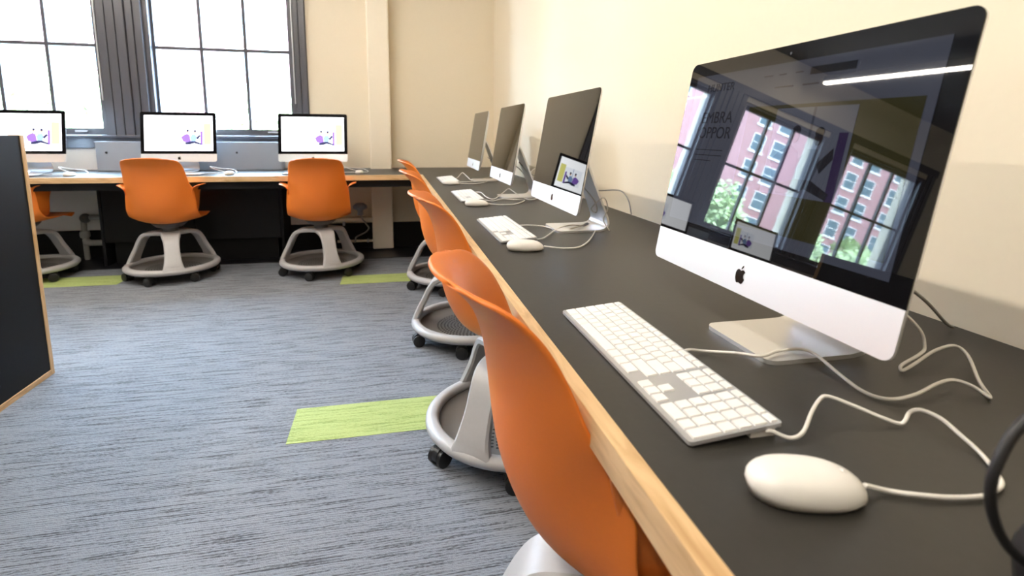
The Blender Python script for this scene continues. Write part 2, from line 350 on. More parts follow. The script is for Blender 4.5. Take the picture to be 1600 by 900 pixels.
def make_chair():
    t = thing('office_chair', '', 'chair')
    sh = obj('seat_shell', shell_bm(), 'orange', t)
    md = sh.modifiers.new('s', 'SOLIDIFY'); md.thickness = .008; md.offset = 0
    md = sh.modifiers.new('b', 'SUBSURF'); md.levels = 1; md.render_levels = 1; bake(sh)
    for s in (-1, 1):
        a = obj('armrest', arm_bm(s), 'orange', t)
        md = a.modifiers.new('s', 'SOLIDIFY'); md.thickness = .007; md.offset = 0
        md = a.modifiers.new('b', 'SUBSURF'); md.levels = 1; md.render_levels = 1; bake(a)
    bm = bmesh.new(); add_lathe(bm, [(.0, .338), (.05, .338), (.052, .366), (.085, .374), (.115, .402), (.11, .410), (0, .410)], 24, False); obj('swivel_hub', bm, 'hub', t, 'angle')
    # base: ring, tray, three legs, six casters
    prof = [(.263, .090), (.266, .106), (.274, .111), (.298, .109), (.308, .099), (.309, .086), (.298, .072), (.272, .074)]
    bm = bmesh.new(); add_lathe(bm, prof, 56); b1 = obj('base_ring', bm, 'grey_plastic', t, True)
    bm = bmesh.new(); add_lathe(bm, [(.0, .060), (.12, .061), (.22, .066), (.262, .078), (.276, .094), (.28, .086), (.264, .066), (.22, .054), (0, .048)], 48, False); b2 = obj('bag_tray', bm, 'tray', t, True)
    bm = bmesh.new()
    for i in range(10):
        rr = .018+i*.0172; n = max(5, int(2*PI*rr/.0185))
        for k in range(n):
            a = 2*PI*(k+.5*(i % 2))/n; r = .0055; z = .0625+.005*max(0, (rr-.12)/.1)+.001
            bm.faces.new([bm.verts.new((rr*math.cos(a)+r*math.cos(j*PI/3), rr*math.sin(a)+r*math.sin(j*PI/3), z)) for j in range(6)])
    pf = obj('perforation', bm, 'hole', b2, kind='stuff')
    lg = None
    for k in range(3):
        if lg is None: lg = obj('leg', leg_bm(), 'grey_plastic', t, 'angle'); o = lg
        else: o = link('leg', lg.data, t)
        o.rotation_euler.z = k*2*PI/3; o['base'] = 1
    bm = bmesh.new(); add_lathe(bm, [(.0, .342), (.06, .342), (.085, .338), (.09, .326), (.085, .316), (0, .312)], 30, False); tp = obj('hub_plate', bm, 'grey_plastic', t, True)
    cas = whl = None
    for k in range(6):
        a = k*PI/3+PI/6
        if cas is None:
            bm = bmesh.new(); add_tube(bm, [(0, 0, .074), (0, 0, .05)], .011, 10)
            n = 14; sec = [(.029*math.cos(PI*j/n*1.1-.15), .032+.033*math.sin(PI*j/n*1.1-.15)) for j in range(n+1)]
            V = [[bm.verts.new((p[0]-.012, yy, p[1])) for p in sec] for yy in (-.011, .011)]
            for j in range(n): bm.faces.new((V[0][j], V[0][j+1], V[1][j+1], V[1][j]))
            bm.faces.new(V[0]); bm.faces.new(V[1][::-1])
            cas = obj('caster', bm, 'black_plastic', t, 'angle'); c = cas
            bm = bmesh.new(); add_lathe(bm, [(0, .0), (.024, .0), (.0300, .003), (.0300, .016), (.024, .019), (0, .019)], 20, False)
            bmesh.ops.rotate(bm, verts=bm.verts[:], cent=(0, 0, 0), matrix=Matrix.Rotation(PI/2, 3, 'X'))
            whl = obj('wheel', bm, 'black_plastic', c, 'angle', loc=(-.012, -.0105, .0302))
            link('wheel', whl.data, c, (-.012, .0295, .0302))
        else:
            c = link('caster', cas.data, t); link('wheel', whl.data, c, (-.012, -.0105, .0302)); link('wheel', whl.data, c, (-.012, .0295, .0302))
        c.location = (.275*math.cos(a), .275*math.sin(a), 0); c.rotation_euler.z = a+random.uniform(-1.2, 1.2)+PI
    return t
BASE = ('base_ring', 'bag_tray', 'leg', 'hub_plate', 'caster')
def turn_base(t, ang):
    for c in t.children:
        n = c.name.split('.')[0]
        if n in ('leg', 'bag_tray'): c.rotation_euler.z += ang
        elif n == 'caster':
            c.location = Matrix.Rotation(ang, 3, 'Z') @ c.location; c.rotation_euler.z = random.uniform(-.7, .7)-t.rotation_euler.z
chair0 = make_chair()
CH = [  # x, y, facing, base angle, label
    (.185, .745, 0, 2.75, 'orange plastic swivel chair nearest the camera at the long desk', 'r'),
    (.186, 1.68, .02, -2.28, 'orange plastic swivel chair second from the camera at the long desk', 'r'),
    (.178, 2.65, -.01, 2.88, 'orange plastic swivel chair third from the camera at the long desk', 'r'),
    (.185, 3.63, .0, 2.9, 'orange plastic swivel chair farthest from the camera at the long desk', 'r'),
    (-1.80, 4.235, PI/2+.04, -1.22, 'orange plastic swivel chair standing in front of the middle lit monitor by the windows', 'b'),
    (-.745, 4.185, PI/2+.06, -1.22, 'orange plastic swivel chair at the right end of the window desk beside the cream pillar', 'b'),
    (-2.80, 4.36, PI/2-.12, -1.0, 'orange plastic swivel chair half hidden behind the black partition', 'b')]
allc = [chair0]+[copy_tree(chair0) for _ in CH[1:]]
for t, (x, y, rz, ba, lab, g) in zip(allc, CH):
    t.location = (x, y, 0); t.rotation_euler.z = rz; turn_base(t, ba-rz)
    tag(t, lab, 'chair', 'orange chairs at the long desk' if g == 'r' else 'orange chairs at the window desk')

# ================================================================ COMPUTERS
TILT = .166; UP = Vector((math.sin(TILT), 0, math.cos(TILT))); BK = Vector((math.cos(TILT), 0, -math.sin(TILT))); B0 = Vector((-.003, 0, .086))
MW, MH, CHIN = .528, .382, .061
def scr(a, h, d=0):          # a: across (+y), h: height along the screen, d: depth behind the front
    p = B0+UP*h+BK*d; return Vector((p.x, a, p.z))
def slab(bm, outline, d0, d1):
    A = [bm.verts.new(scr(a, h, d0)) for a, h in outline]; B = [bm.verts.new(scr(a, h, d1)) for a, h in outline]; n = len(A)
    bm.faces.new(A); bm.faces.new(B[::-1])
    for k in range(n): bm.faces.new((A[k], B[k], B[(k+1) % n], A[(k+1) % n]))
def poly(bm, pts, d, mi=0):
    f = bm.faces.new([bm.verts.new(scr(a, h, d)) for a, h in pts]); f.material_index = mi
APPLE = [(0, .29), (.08, .33), (.17, .36), (.27, .34), (.38, .25), (.31, .19), (.27, .09), (.28, -.02), (.33, -.10), (.41, -.15), (.37, -.27), (.29, -.39), (.21, -.46), (.13, -.45), (.05, -.42), (-.04, -.42), (-.12, -.45), (-.20, -.46), (-.29, -.38), (-.37, -.24), (-.41, -.06), (-.40, .12), (-.34, .26), (-.24, .34), (-.15, .35), (-.07, .32)]
LEAF = [(0, .38), (.02, .48), (.09, .58), (.18, .62), (.17, .52), (.10, .42)]
def make_computer():
    t = thing('desktop_computer', '', 'computer')
    W = MW/2
    bm = bmesh.new(); slab(bm, rrect(-W, W, CHIN, MH, (0, 0, .014, .014)), 0, .0018); obj('screen_glass', bm, 'glass', t)['label'] = 'black glass front'
    bm = bmesh.new(); slab(bm, rrect(-W, W, 0, CHIN, (.014, .014, 0, 0)), 0, .0018); obj('chin', bm, 'chin', t)['label'] = 'silver chin below the screen'
    bm = bmesh.new(); rings = []
    full = rrect(-W, W, 0, MH, (.014,)*4)
    for s, d in ((1, .0018), (1, .0045), (.975, .009), (.92, .014), (.80, .023), (.62, .034), (.42, .042), (.2, .046)):
        rings.append([bm.verts.new(scr(a*s, MH/2+(h-MH/2)*s, d)) for a, h in full])
    n = len(full)
    for A, B in zip(rings, rings[1:]):
        for k in range(n): bm.faces.new((A[k], A[(k+1) % n], B[(k+1) % n], B[k]))
    bm.faces.new(rings[-1]); bm.faces.new(rings[0][::-1]); obj('back_shell', bm, 'alu', t, 'angle')
    # bent stand
    prof = [(0, .0), (.0, .0065)]
    cl = [(.0, .0035), (.006, .0035), (.02, .0035), (.06, .0035), (.12, .0035), (.150, .0045), (.168, .0105), (.177, .022), (.178, .036), (.172, .055), (.150, .11), (.122, .18), (.100, .235), (.082, .27)]
    pathc = catmull([(a, 0, b) for a, b in cl], 3); bm = bmesh.new(); rings = []
    for i, p in enumerate(pathc):
        tg = (pathc[min(i+1, len(pathc)-1)]-pathc[max(i-1, 0)]).normalized(); nr = Vector((-tg.z, 0, tg.x)); th = .0033
        hw = .0805-.012*min(1, max(0, (p.z-.02)/.2))
        if p.x < .018 and p.z < .01: hw = .0805-.018+math.sqrt(max(0, .018**2-(.018-p.x)**2))
        rings.append([bm.verts.new((p.x+nr.x*th*b, hw*a, p.z+nr.z*th*b)) for a, b in ((-1, -1), (1, -1), (1, 1), (-1, 1))])
    for A, B in zip(rings, rings[1:]):
        for k in range(4): bm.faces.new((A[k], A[(k+1) % 4], B[(k+1) % 4], B[k]))
    bm.faces.new(rings[0]); bm.faces.new(rings[-1][::-1]); obj('stand', bm, 'alu', t, 'angle')['label'] = 'bent aluminium stand'
    # logo: seen by the viewer with the bite on the right (viewer right = -y)
    bm = bmesh.new(); sz = .027
    for P in (APPLE, LEAF): poly(bm, [(-a*sz, .028+h*sz) for a, h in P], -.0004)
    obj('logo', bm, 'logo', t)['label'] = 'black fruit emblem on the chin'
    bm = bmesh.new(); poly(bm, [(.0022*math.cos(k*PI/6), MH-.013+.0022*math.sin(k*PI/6)) for k in range(12)], -.0003); obj('webcam', bm, plain('lens', (.05, .05, .07), .1, var=.1), t)
    return t
ZA = ZD
comp0 = make_computer()
CP = [(.308, .702, 0, 'large silver desktop computer nearest the camera with a dim web page on its screen'),
      (.322, 1.732, 0, 'silver desktop computer second along the beige wall, its dark screen mirroring a lit screen'),
      (.329, 2.652, 0, 'silver desktop computer third along the beige wall with a brownish dark screen'),
      (.335, 3.602, 0, 'silver desktop computer fourth and farthest along the beige wall, in the corner'),
      (-2.81, 4.505, PI/2, 'lit desktop computer at the left of the window desk, partly behind the black partition'),
      (-1.80, 4.525, PI/2, 'lit desktop computer in the middle of the window desk above the orange chair'),
      (-.815, 4.465, PI/2-.05, 'lit desktop computer at the right of the window desk next to the bare wall')]
comps = [comp0]+[copy_tree(comp0) for _ in CP[1:]]
for t, (x, y, rz, lab) in zip(comps, CP):
    t.location = (x, y, ZD); t.rotation_euler.z = rz; tag(t, lab, 'computer', 'silver desktop computers')
AX0, AX1, AY0, AY1 = -.238, .238, CHIN+.024, MH-.026     # lit area of the screen
def uv(u, v): return (AX1-(AX1-AX0)*u, AY1-(AY1-AY0)*v)  # u to the viewer's right, v down
def upoly(bm, pts, d, mi=0): poly(bm, [uv(*p) for p in pts], d, mi)
def urect(bm, u0, v0, u1, v1, d, mi=0): upoly(bm, [(u0, v0), (u1, v0), (u1, v1), (u0, v1)], d, mi)
def ell(bm, u, v, ru, rv, d, mi=0, n=12): upoly(bm, [(u+ru*math.cos(2*PI*k/n), v+rv*math.sin(2*PI*k/n)) for k in range(n)], d, mi)
# page on the lit screens by the windows
def picture(bm, u0, v0, u1, v1, d):      # generic photo of two seated people; slots: 1 pale, 2 purple, 3 blue, 4 dark, 5 skin, 6 yellow
    X = lambda a: u0+(u1-u0)*a
    Y = lambda b: v0+(v1-v0)*b
    urect(bm, X(0), Y(0), X(1), Y(1), d, 1)
    urect(bm, X(.86), Y(.28), X(.96), Y(1), d-.0001, 2)
    urect(bm, X(.50), Y(0), X(.53), Y(.62), d-.0001, 3)
    upoly(bm, [(X(a), Y(b)) for a, b in ((.06, .60), (.16, .50), (.30, .42), (.42, .50), (.46, .80), (.30, .88), (.14, .82))], d-.0002, 2)
    upoly(bm, [(X(a), Y(b)) for a, b in ((.44, .58), (.54, .46), (.66, .46), (.72, .62), (.66, .82), (.48, .86))], d-.0002, 3)
    upoly(bm, [(X(a), Y(b)) for a, b in ((.22, .88), (.46, .80), (.66, .80), (.90, .92), (.88, .99), (.6, .90), (.42, .97), (.24, .98))], d-.0003, 4)
    upoly(bm, [(X(a), Y(b)) for a, b in ((.68, .62), (.84, .44), (.86, .56), (.74, .72))], d-.0003, 4)
    for (a, b) in ((.34, .32), (.64, .34)):
        ell(bm, X(a), Y(b), .05*(u1-u0), .085*(v1-v0), d-.0003, 5); ell(bm, X(a), Y(b-.06), .055*(u1-u0), .06*(v1-v0), d-.0004, 4)
E1 = 2.6
PG = [lit('page_white', (.96, .98, 1), E1), lit('page_pale', (.80, .84, .90), E1), lit('page_purple', (.15, .08, .33), E1), lit('page_blue', (.16, .24, .40), E1), lit('page_dark', (.02, .02, .05), E1), lit('page_skin', (.42, .26, .18), E1), lit('page_yellow', (.62, .60, .18), E1)]
disp = None
for t in comps[4:]:
    if disp is None:
        bm = bmesh.new(); urect(bm, 0, 0, 1, 1, -.0004, 0); disp = obj('display', bm, PG, t); disp['label'] = 'lit white web page with a photo'
        bm = bmesh.new(); picture(bm, .51, .28, .865, .84, -.0010); urect(bm, .865, .22, .975, .82, -.0010, 6); pic = obj('page_picture', bm, PG, disp)
    else:
        d = link('display', disp.data, t); d['label'] = disp['label']; link('page_picture', pic.data, d)
# dim page on the near screen
E2 = .95
DG = [lit('dim_page', (.022, .024, .034), E2), lit('dim_pale', (.030, .033, .045), E2), lit('dim_purple', (.009, .005, .02), E2), lit('dim_blue', (.014, .016, .024), E2), lit('dim_dark', (.003, .003, .005), E2), lit('dim_brown', (.006, .004, .004), E2), lit('dim_olive', (.010, .009, .002), E2)]
bm = bmesh.new(); urect(bm, 0, 0, 1, 1, -.0004, 0); nd = obj('display', bm, DG, comps[0]); nd['label'] = 'dim web page'
bm = bmesh.new(); urect(bm, .36, .235, .975, .93, -.0008, 6); picture(bm, .50, .255, .80, .72, -.0011); obj('page_picture', bm, DG, nd)
for (a, b, c, d) in ((.60, .045, .76, .085), (.40, .06, .44, .066), (.47, .06, .50, .066), (.54, .06, .57, .066), (.46, .13, .54, .137), (.58, .13, .64, .137), (.09, .50, .26, .505), (.09, .535, .26, .54), (.09, .57, .20, .575)):
    bm = bmesh.new(); urect(bm, a, b, c, d, -.0008, 4); obj('page_line', bm, DG, nd)
def screen_text(body, u, v, size, name):
    cu = bpy.data.curves.new(name, 'FONT'); cu.body = body; cu.size = size; o = bpy.data.objects.new(name, cu); C.objects.link(o)
    dg = bpy.context.evaluated_depsgraph_get(); me = bpy.data.meshes.new_from_object(o.evaluated_get(dg)); bpy.data.objects.remove(o)
    a0, h0 = uv(u, v)
    for vt in me.vertices:
        p = scr(a0-vt.co.x, h0+vt.co.y, -.0010); vt.co = p
    me.materials.clear(); me.materials.append(DG[4]); me.name = name
    return link(name, me, nd)
screen_text('HUNTER', .085, .115, .020, 'page_heading')
screen_text('EMBRA', .088, .325, .029, 'page_headline'); screen_text('OPPOR', .088, .425, .029, 'page_headline')

# ---------------------------------------------------------------- keyboards (user looks along +x: left end at +y)
def make_keyboard():
    t = thing('keyboard', '', 'keyboard')
    L, D = .430, .114; tilt = .010/D
    zt = lambda x: .0065+(x+D/2)*tilt
    bm = bmesh.new(); out = rrect(-D/2, D/2, -L/2, L/2, (.005,)*4, 4)
    A = [bm.verts.new((x, y, zt(x))) for x, y in out]; B = [bm.verts.new((x, y, zt(x)-.0045)) for x, y in out]; n = len(A)
    bm.faces.new(A); bm.faces.new(B[::-1])
    for k in range(n): bm.faces.new((A[k], B[k], B[(k+1) % n], A[(k+1) % n]))
    obj('case', bm, 'kb_alu', t)
    bm = bmesh.new(); add_box(bm, .020, .050, -L/2+.004, L/2-.004, 0, zt(.02)-.004); obj('foot_bar', bm, 'white', t)
    P = .01905; y0 = L/2-.0025
    keys = []
    xs = [D/2-.0105-.0095]                                       # function row centre
    rowx = [D/2-.008]+[D/2-.0245-k*.0187 for k in range(5)]
    rowd = [.0090]+[.0160]*5
    def add(row, u, wd, span=1): keys.append((row, u, wd, span))
    for k in range(15): add(0, k*14.8/14.8*1.0, 1)               # esc .. eject
    for k in range(13): add(1, k, 1)
    add(1, 13, 2)
    add(2, 0, 1.5)
    for k in range(12): add(2, 1.5+k, 1)
    add(2, 13.5, 1.5)
    add(3, 0, 1.75)
    for k in range(11): add(3, 1.75+k, 1)
    add(3, 12.75, 2.25)
    add(4, 0, 2.25)
    for k in range(10): add(4, 2.25+k, 1)
    add(4, 12.25, 2.75)
    u = 0
    for wd in (1.5, 1.25, 1.25, 6.0, 1.25, 1.25, 1.5): add(5, u, wd); u += wd+ (1.0/6 if False else 0)
    N = 15.28
    for k in range(3): add(0, N+k, 1); add(1, N+k, 1); add(2, N+k, 1)
    add(4, N+1, 1)
    for k in range(3): add(5, N+k, 1)
    Q = 18.5
    for k in range(4): add(0, Q+k, 1); add(1, Q+k, 1); add(2, Q+k, 1); add(3, Q+k, 1)
    for k in range(3): add(4, Q+k, 1)
    add(5, Q, 2); add(5, Q+2, 1); add(4, Q+3, 1, 2)
    cache = {}
    scale = (L-.005)/(22.5*P)
    for (row, u, wd, span) in keys:
        x = rowx[row]; d = rowd[row]
        if span == 2: x = (rowx[row]+rowx[row+1])/2; d = rowd[row]+.0187
        yl = y0-u*P*scale; yr = y0-(u+wd)*P*scale; wk = yl-yr-.0024; yc = (yl+yr)/2
        key = (round(wk, 4), round(d, 4))
        if key not in cache:
            bm = bmesh.new(); a, b = d/2, wk/2; i = .0008
            lo = [bm.verts.new((sx*a, sy*b, 0)) for sx, sy in ((-1, -1), (1, -1), (1, 1), (-1, 1))]
            hi = [bm.verts.new((sx*(a-i), sy*(b-i), .0022)) for sx, sy in ((-1, -1), (1, -1), (1, 1), (-1, 1))]
            bm.faces.new(hi)
            for k in range(4): bm.faces.new((lo[k], lo[(k+1) % 4], hi[(k+1) % 4], hi[k]))
            o = obj('key', bm, 'key', t); cache[key] = o.data
        else: o = link('key', cache[key], t)
        o.location = (x, yc, zt(x)-.0002); o.rotation_euler.y = -math.atan(tilt)
    return t
kb0 = make_keyboard()
KB = [(.142, .678, 0, 'white keyboard with the largest keys, nearest the camera'), (.155, 1.735, .01, 'white keyboard second from the camera beside a white mouse'),
      (.163, 2.69, .0, 'white keyboard third from the camera at the long desk'), (.163, 3.62, .0, 'white keyboard farthest from the camera on the long desk'),
      (-2.86, 4.33, PI/2, 'white keyboard on the window desk beside the black partition'), (-1.80, 4.31, PI/2, 'white keyboard on the window desk behind the left orange chair back'), (-.80, 4.30, PI/2, 'white keyboard on the window desk behind the right orange chair back')]
kbs = [kb0]+[copy_tree(kb0) for _ in KB[1:4]]
simple = None
for i in range(3):                       # the far ones show no single keys: case and one key field
    t = thing('keyboard', '', 'keyboard')
    if simple is None:
        bm = boxes((-.057, .057, -.215, .215, .004, .010), bevel=.002); simple = obj('case', bm, 'kb_alu', t)
        bm = bmesh.new()
        for r in range(6):
            for k in range(22): add_box(bm, .036-r*.0175, .036-r*.0175+.0145, -.212+k*.0193, -.212+k*.0193+.0168, .0098, .0118)
        keyf = obj('key_field', bm, 'key', t, kind='stuff')
        bm = boxes((.02, .05, -.2, .2, 0, .004)); ft = obj('foot_bar', bm, 'white', t)
    else: link('case', simple.data, t); q = link('key_field', keyf.data, t); q['kind'] = 'stuff'; link('foot_bar', ft.data, t)
    kbs.append(t)
for t, (x, y, rz, lab) in zip(kbs, KB):
    t.location = (x, y, ZD); t.rotation_euler.z = rz; tag(t, lab, 'keyboard', 'white keyboards')

# ---------------------------------------------------------------- mice (nose along +x)
def make_mouse():
    t = thing('computer_mouse', '', 'mouse')
    bm = bmesh.new(); rows = []; n = 28; Lh, Wh = .0535, .0305
    for j, v in enumerate([0, .12, .25, .38, .5, .62, .74, .84, .92, .97, 1]):
        a = v*PI/2; r = math.cos(a)**.62 if v < 1 else 0; z = .009+.021*math.sin(a)**.9
        rows.append([(Lh*r*math.copysign(abs(math.cos(2*PI*k/n))**.86, math.cos(2*PI*k/n)), Wh*r*math.copysign(abs(math.sin(2*PI*k/n))**.86, math.sin(2*PI*k/n)), z-.004*r*math.cos(2*PI*k/n)) for k in range(n)])
    low = [(p[0]*.93, p[1]*.93, .0025) for p in rows[0]]
    V = [[bm.verts.new(p) for p in r] for r in [low]+rows[:-1]]; top = bm.verts.new((0, 0, .030))
    for A, B in zip(V, V[1:]):
        for k in range(n): bm.faces.new((A[k], A[(k+1) % n], B[(k+1) % n], B[k]))
    for k in range(n): bm.faces.new((V[-1][k], V[-1][(k+1) % n], top))
    bm.faces.new(V[0][::-1]); obj('body', bm, 'white', t, True)
    bm = bmesh.new(); add_lathe(bm, [(0, 0), (.024, 0), (.024, .003), (0, .003)], 24, False); obj('base_pad', bm, 'kb_alu', t)
    bm = bmesh.new()
    bmesh.ops.create_uvsphere(bm, u_segments=10, v_segments=8, radius=.0036); ball = obj('scroll_ball', bm, plain('grey_ball', (.75, .74, .72), .4, var=.05), t, True); ball.location = (.033, 0, .0235)
    return t
m0 = make_mouse()
MS = [(.150, .376, -.24, 'white mouse nearest the camera at the lower right of the picture'), (.151, 1.425, -.1, 'white mouse lying against the near end of the second keyboard'),
      (.160, 2.345, -.08, 'white mouse beside the third keyboard from the camera'), (.155, 3.335, -.05, 'white mouse touching the farthest keyboard on the long desk'),
      (-2.42, 4.28, PI/2, 'white mouse on the window desk between the partition and the middle computer'), (-1.385, 4.27, PI/2, 'white mouse on the window desk right of the middle lit computer'), (-.455, 4.30, PI/2, 'white mouse on the window desk beside the cream pillar')]
mice = [m0]+[copy_tree(m0) for _ in MS[1:]]
for t, (x, y, rz, lab) in zip(mice, MS):
    t.location = (x, y, ZD); t.rotation_euler.z = rz; tag(t, lab, 'mouse', 'white mice')

# ---------------------------------------------------------------- cables
def cable(pts, label, rad=.0023, mat='cable', name='cable', per=6):
    bm = bmesh.new(); P = catmull([(p[0], p[1], max(p[2], ZD+rad) if p[0] < XR else p[2]) for p in pts], per)
    for p in P: p.z = max(p.z, ZD+rad)
    add_tube(bm, P, rad, 8); return tag(obj(name, bm, mat, None, True), label, 'cable', 'desk cables')
cable([(.200, .676, .749), (.215, .677, .750), (.242, .681, .744), (.276, .653, .750), (.303, .632, .752), (.339, .643, .752), (.377, .643, .752), (.389, .624, .75), (.375, .569, .748), (.371, .524, .744), (.387, .502, .744), (.422, .499, .748), (.471, .511, .752), (.503, .515, .752), (.514, .499, .75), (.517, .480, .744), (.545, .514, .747), (.595, .567, .756), (.597, .588, .762), (.56, .587, .758), (.507, .571, .75), (.480, .566, .744), (.487, .574, .748), (.528, .583, .757), (.549, .594, .763), (.545, .606, .79), (.50, .64, .84), (.42, .66, .90)], 'white cable from the nearest keyboard looping under the big screen')
cable([(.178, .464, .748), (.184, .461, .749), (.2, .453, .744), (.217, .454, .748), (.247, .476, .756), (.273, .493, .76), (.286, .495, .762), (.307, .482, .756), (.331, .461, .748), (.346, .453, .744), (.351, .451, .748), (.364, .457, .754), (.374, .452, .758), (.381, .435, .756), (.38, .413, .75), (.377, .39, .744), (.358, .362, .744), (.342, .345, .744), (.32, .338, .744), (.303, .336, .744), (.272, .341, .744), (.242, .352, .744), (.226, .360, .744), (.204, .364, .75)], 'white cable joining the nearest mouse to the nearest keyboard')
cable([(.205, 1.77, .749), (.249, 1.766, .75), (.306, 1.765, .744), (.343, 1.69, .744), (.412, 1.70, .752), (.46, 1.76, .752), (.521, 1.853, .744), (.545, 1.903, .80), (.46, 1.80, .93)], 'thin white cable from the second keyboard to its computer')
cable([(.205, 1.422, .75), (.261, 1.413, .744), (.321, 1.429, .744), (.406, 1.56, .744), (.515, 1.781, .744), (.518, 1.813, .746), (.438, 1.734, .75), (.393, 1.742, .75), (.333, 1.698, .746), (.245, 1.557, .746), (.205, 1.532, .748)], 'thin white cable from the second mouse folded back at the stand')
cable([(.215, 2.80, .750), (.252, 2.78, .752), (.252, 2.604, .748), (.281, 2.554, .744), (.359, 2.725, .752), (.426, 2.88, .758), (.432, 2.80, .755), (.436, 2.61, .744), (.457, 2.502, .744), (.556, 2.614, .748)], 'thin white cable from the third keyboard')
cable([(.212, 2.343, .75), (.278, 2.341, .744), (.341, 2.353, .744), (.42, 2.482, .744), (.373, 2.514, .744), (.322, 2.548, .744), (.261, 2.482, .744), (.214, 2.49, .75)], 'thin white cable from the third mouse')
cable([(.215, 3.60, .751), (.25, 3.72, .756), (.287, 3.898, .758), (.319, 3.99, .765), (.325, 3.794, .752), (.328, 3.573, .744), (.397, 3.665, .744), (.494, 3.814, .744)], 'thin white cable from the farthest keyboard on the long desk')
cable([(.207, 3.335, .75), (.302, 3.348, .744), (.387, 3.425, .744), (.416, 3.514, .744), (.323, 3.479, .744), (.215, 3.448, .748)], 'thin white cable from the farthest mouse on the long desk')
# power leads down to the gap behind the desk
def lead(pts, label): cable(pts, label, .0028, 'grey_cable', 'power_lead')
lead([(.40, .66, .95), (.50, .645, .875), (.60, .649, .818), (.68, .668, .764), (.725, .688, .745)], 'grey power lead from the nearest computer to the wall')
lead([(.42, 1.74, .92), (.50, 1.86, .86), (.60, 2.05, .835), (.68, 2.14, .825), (.725, 2.06, .832), (.735, 2.0, .80), (.737, 1.97, .745)], 'grey power lead arching from the second computer to the wall')
lead([(.43, 2.65, .92), (.52, 2.72, .85), (.62, 2.75, .85), (.71, 2.72, .84), (.736, 2.70, .745)], 'grey power lead from the third computer')
cable([(.44, 2.63, .90), (.54, 2.60, .80), (.56, 2.66, .78), (.50, 2.70, .84), (.55, 2.74, .88), (.60, 2.70, .80), (.62, 2.62, .745)], 'white cable tangled behind the third computer', .0022)
cable([(.42, 1.72, .90), (.46, 1.68, .84), (.475, 1.70, .80), (.44, 1.66, .82), (.47, 1.63, .86), (.49, 1.64, .82), (.485, 1.66, .78), (.50, 1.64, .745)], 'white cable tangled behind the second computer', .0022)
lead([(.44, 3.60, .90), (.55, 3.64, .84), (.66, 3.66, .83), (.735, 3.64, .745)], 'grey power lead from the farthest computer on the long desk')
for x, lab in ((-1.80, 'middle'), (-.815, 'right'), (-2.81, 'left')):
    cable([(x+.40, 4.33, .75), (x+.36, 4.40, .75), (x+.26, 4.45, .775), (x+.22, 4.50, .79), (x+.28, 4.56, .77), (x+.38, 4.50, .765), (x+.42, 4.44, .745), (x+.33, 4.43, .744), (x+.2, 4.42, .744), (x+.12, 4.37, .748)], 'white cable curled beside the %s lit computer' % lab, .0026)

# ---------------------------------------------------------------- grey convector cover on the window desk
rc = thing('radiator_cover', 'long blue-grey metal cover standing on the window desk below the sill', 'radiator cover', (-1.805, 4.80, ZD))
for (a, b) in ((-.685, -.005), (.005, .685)):
    p = obj('front_panel', boxes((a, b, 0, .012, .0, .226), bevel=.003), 'cover', rc)
    bm = bmesh.new(); add_tube(bm, [(a+.075 if a < 0 else a+.34, -.004, .145), (a+.075 if a < 0 else a+.34, .004, .145)], .009, 12); obj('lock', bm, 'black_plastic', p)
obj('top', boxes((-.69, .69, .0, .145, .226, .232)), 'cover', rc)
for s in (-1, 1): obj('end_panel', boxes((s*.685-.004, s*.685+.004, .012, .145, 0, .226)), 'cover', rc)

# ---------------------------------------------------------------- pipes under the window desk
rp = thing('radiator_pipe', 'grey plumbing pipe with elbow and valve under the left of the window desk', 'pipe', (-2.68, 4.90, .003))
bm = bmesh.new(); add_tube(bm, catmull([(0, 0, .0), (0, 0, .06), (0, 0, .30), (.01, 0, .335), (.05, 0, .35), (.15, 0, .35)], 4), .021, 12); obj('riser', bm, 'pipe', rp, True)
bm = bmesh.new(); add_tube(bm, catmull([(0, 0, .17), (.02, -.005, .145), (.06, -.01, .14), (.16, -.01, .14)], 4), .026, 12); obj('elbow', bm, 'pipe', rp, True)
bm = bmesh.new(); add_lathe(bm, [(0, .185), (.032, .185), (.036, .20), (.036, .225), (.03, .24), (0, .24)], 16, False); obj('valve', bm, 'pipe', rp, 'angle')
bm = bmesh.new(); bmesh.ops.create_uvsphere(bm, u_segments=14, v_segments=10, radius=.04); o = obj('union', bm, 'hub', rp, True); o.location = (.015, 0, .345)
hp = thing('wall_pipe', 'thin pale horizontal pipe on the wall beside the pillar foot', 'pipe', (-.60, 4.91, .08))
bm = bmesh.new(); add_tube(bm, [(-.1, 0, 0), (.21, 0, 0)], .012, 10); obj('run', bm, 'pillar', hp, True)
for x in (-.06, .16): obj('clip', boxes((x, x+.015, -.014, .04, -.015, .015)), 'steel', hp)
rv = thing('cable_dome', 'small blue-grey dome with a dangling wire under the right of the window desk', 'fitting', (-.49, 4.84, .33))
bm = bmesh.new(); add_lathe(bm, [(0, 0), (.028, .0), (.022, .03), (.03, .045), (.062, .06), (.058, .085), (.035, .105), (0, .11)], 20, False); obj('dome', bm, 'cover', rv, True)
bm = bmesh.new(); add_tube(bm, catmull([(0, 0, .01), (.02, 0, -.04), (.06, 0, -.10), (.07, 0, -.125), (.04, 0, -.16), (-.04, 0, -.20), (-.05, 0, -.24), (-.06, 0, -.25)], 4), .007, 8); obj('wire', bm, 'pipe', rv, True)
obj('bracket', boxes((-.012, .012, .0, .14, .0, .02)), 'pipe', rv)
lg = thing('wall_ledge', 'narrow pale ledge on the wall behind the right orange chair of the window desk', 'ledge', (-.55, 4.90, .285))
obj('shelf', boxes((-.17, .16, -.03, .08, -.02, .012), bevel=.006), 'pillar', lg)
obj('bracket', boxes((-.1, -.08, .0, .08, -.06, -.02)), 'steel', lg)

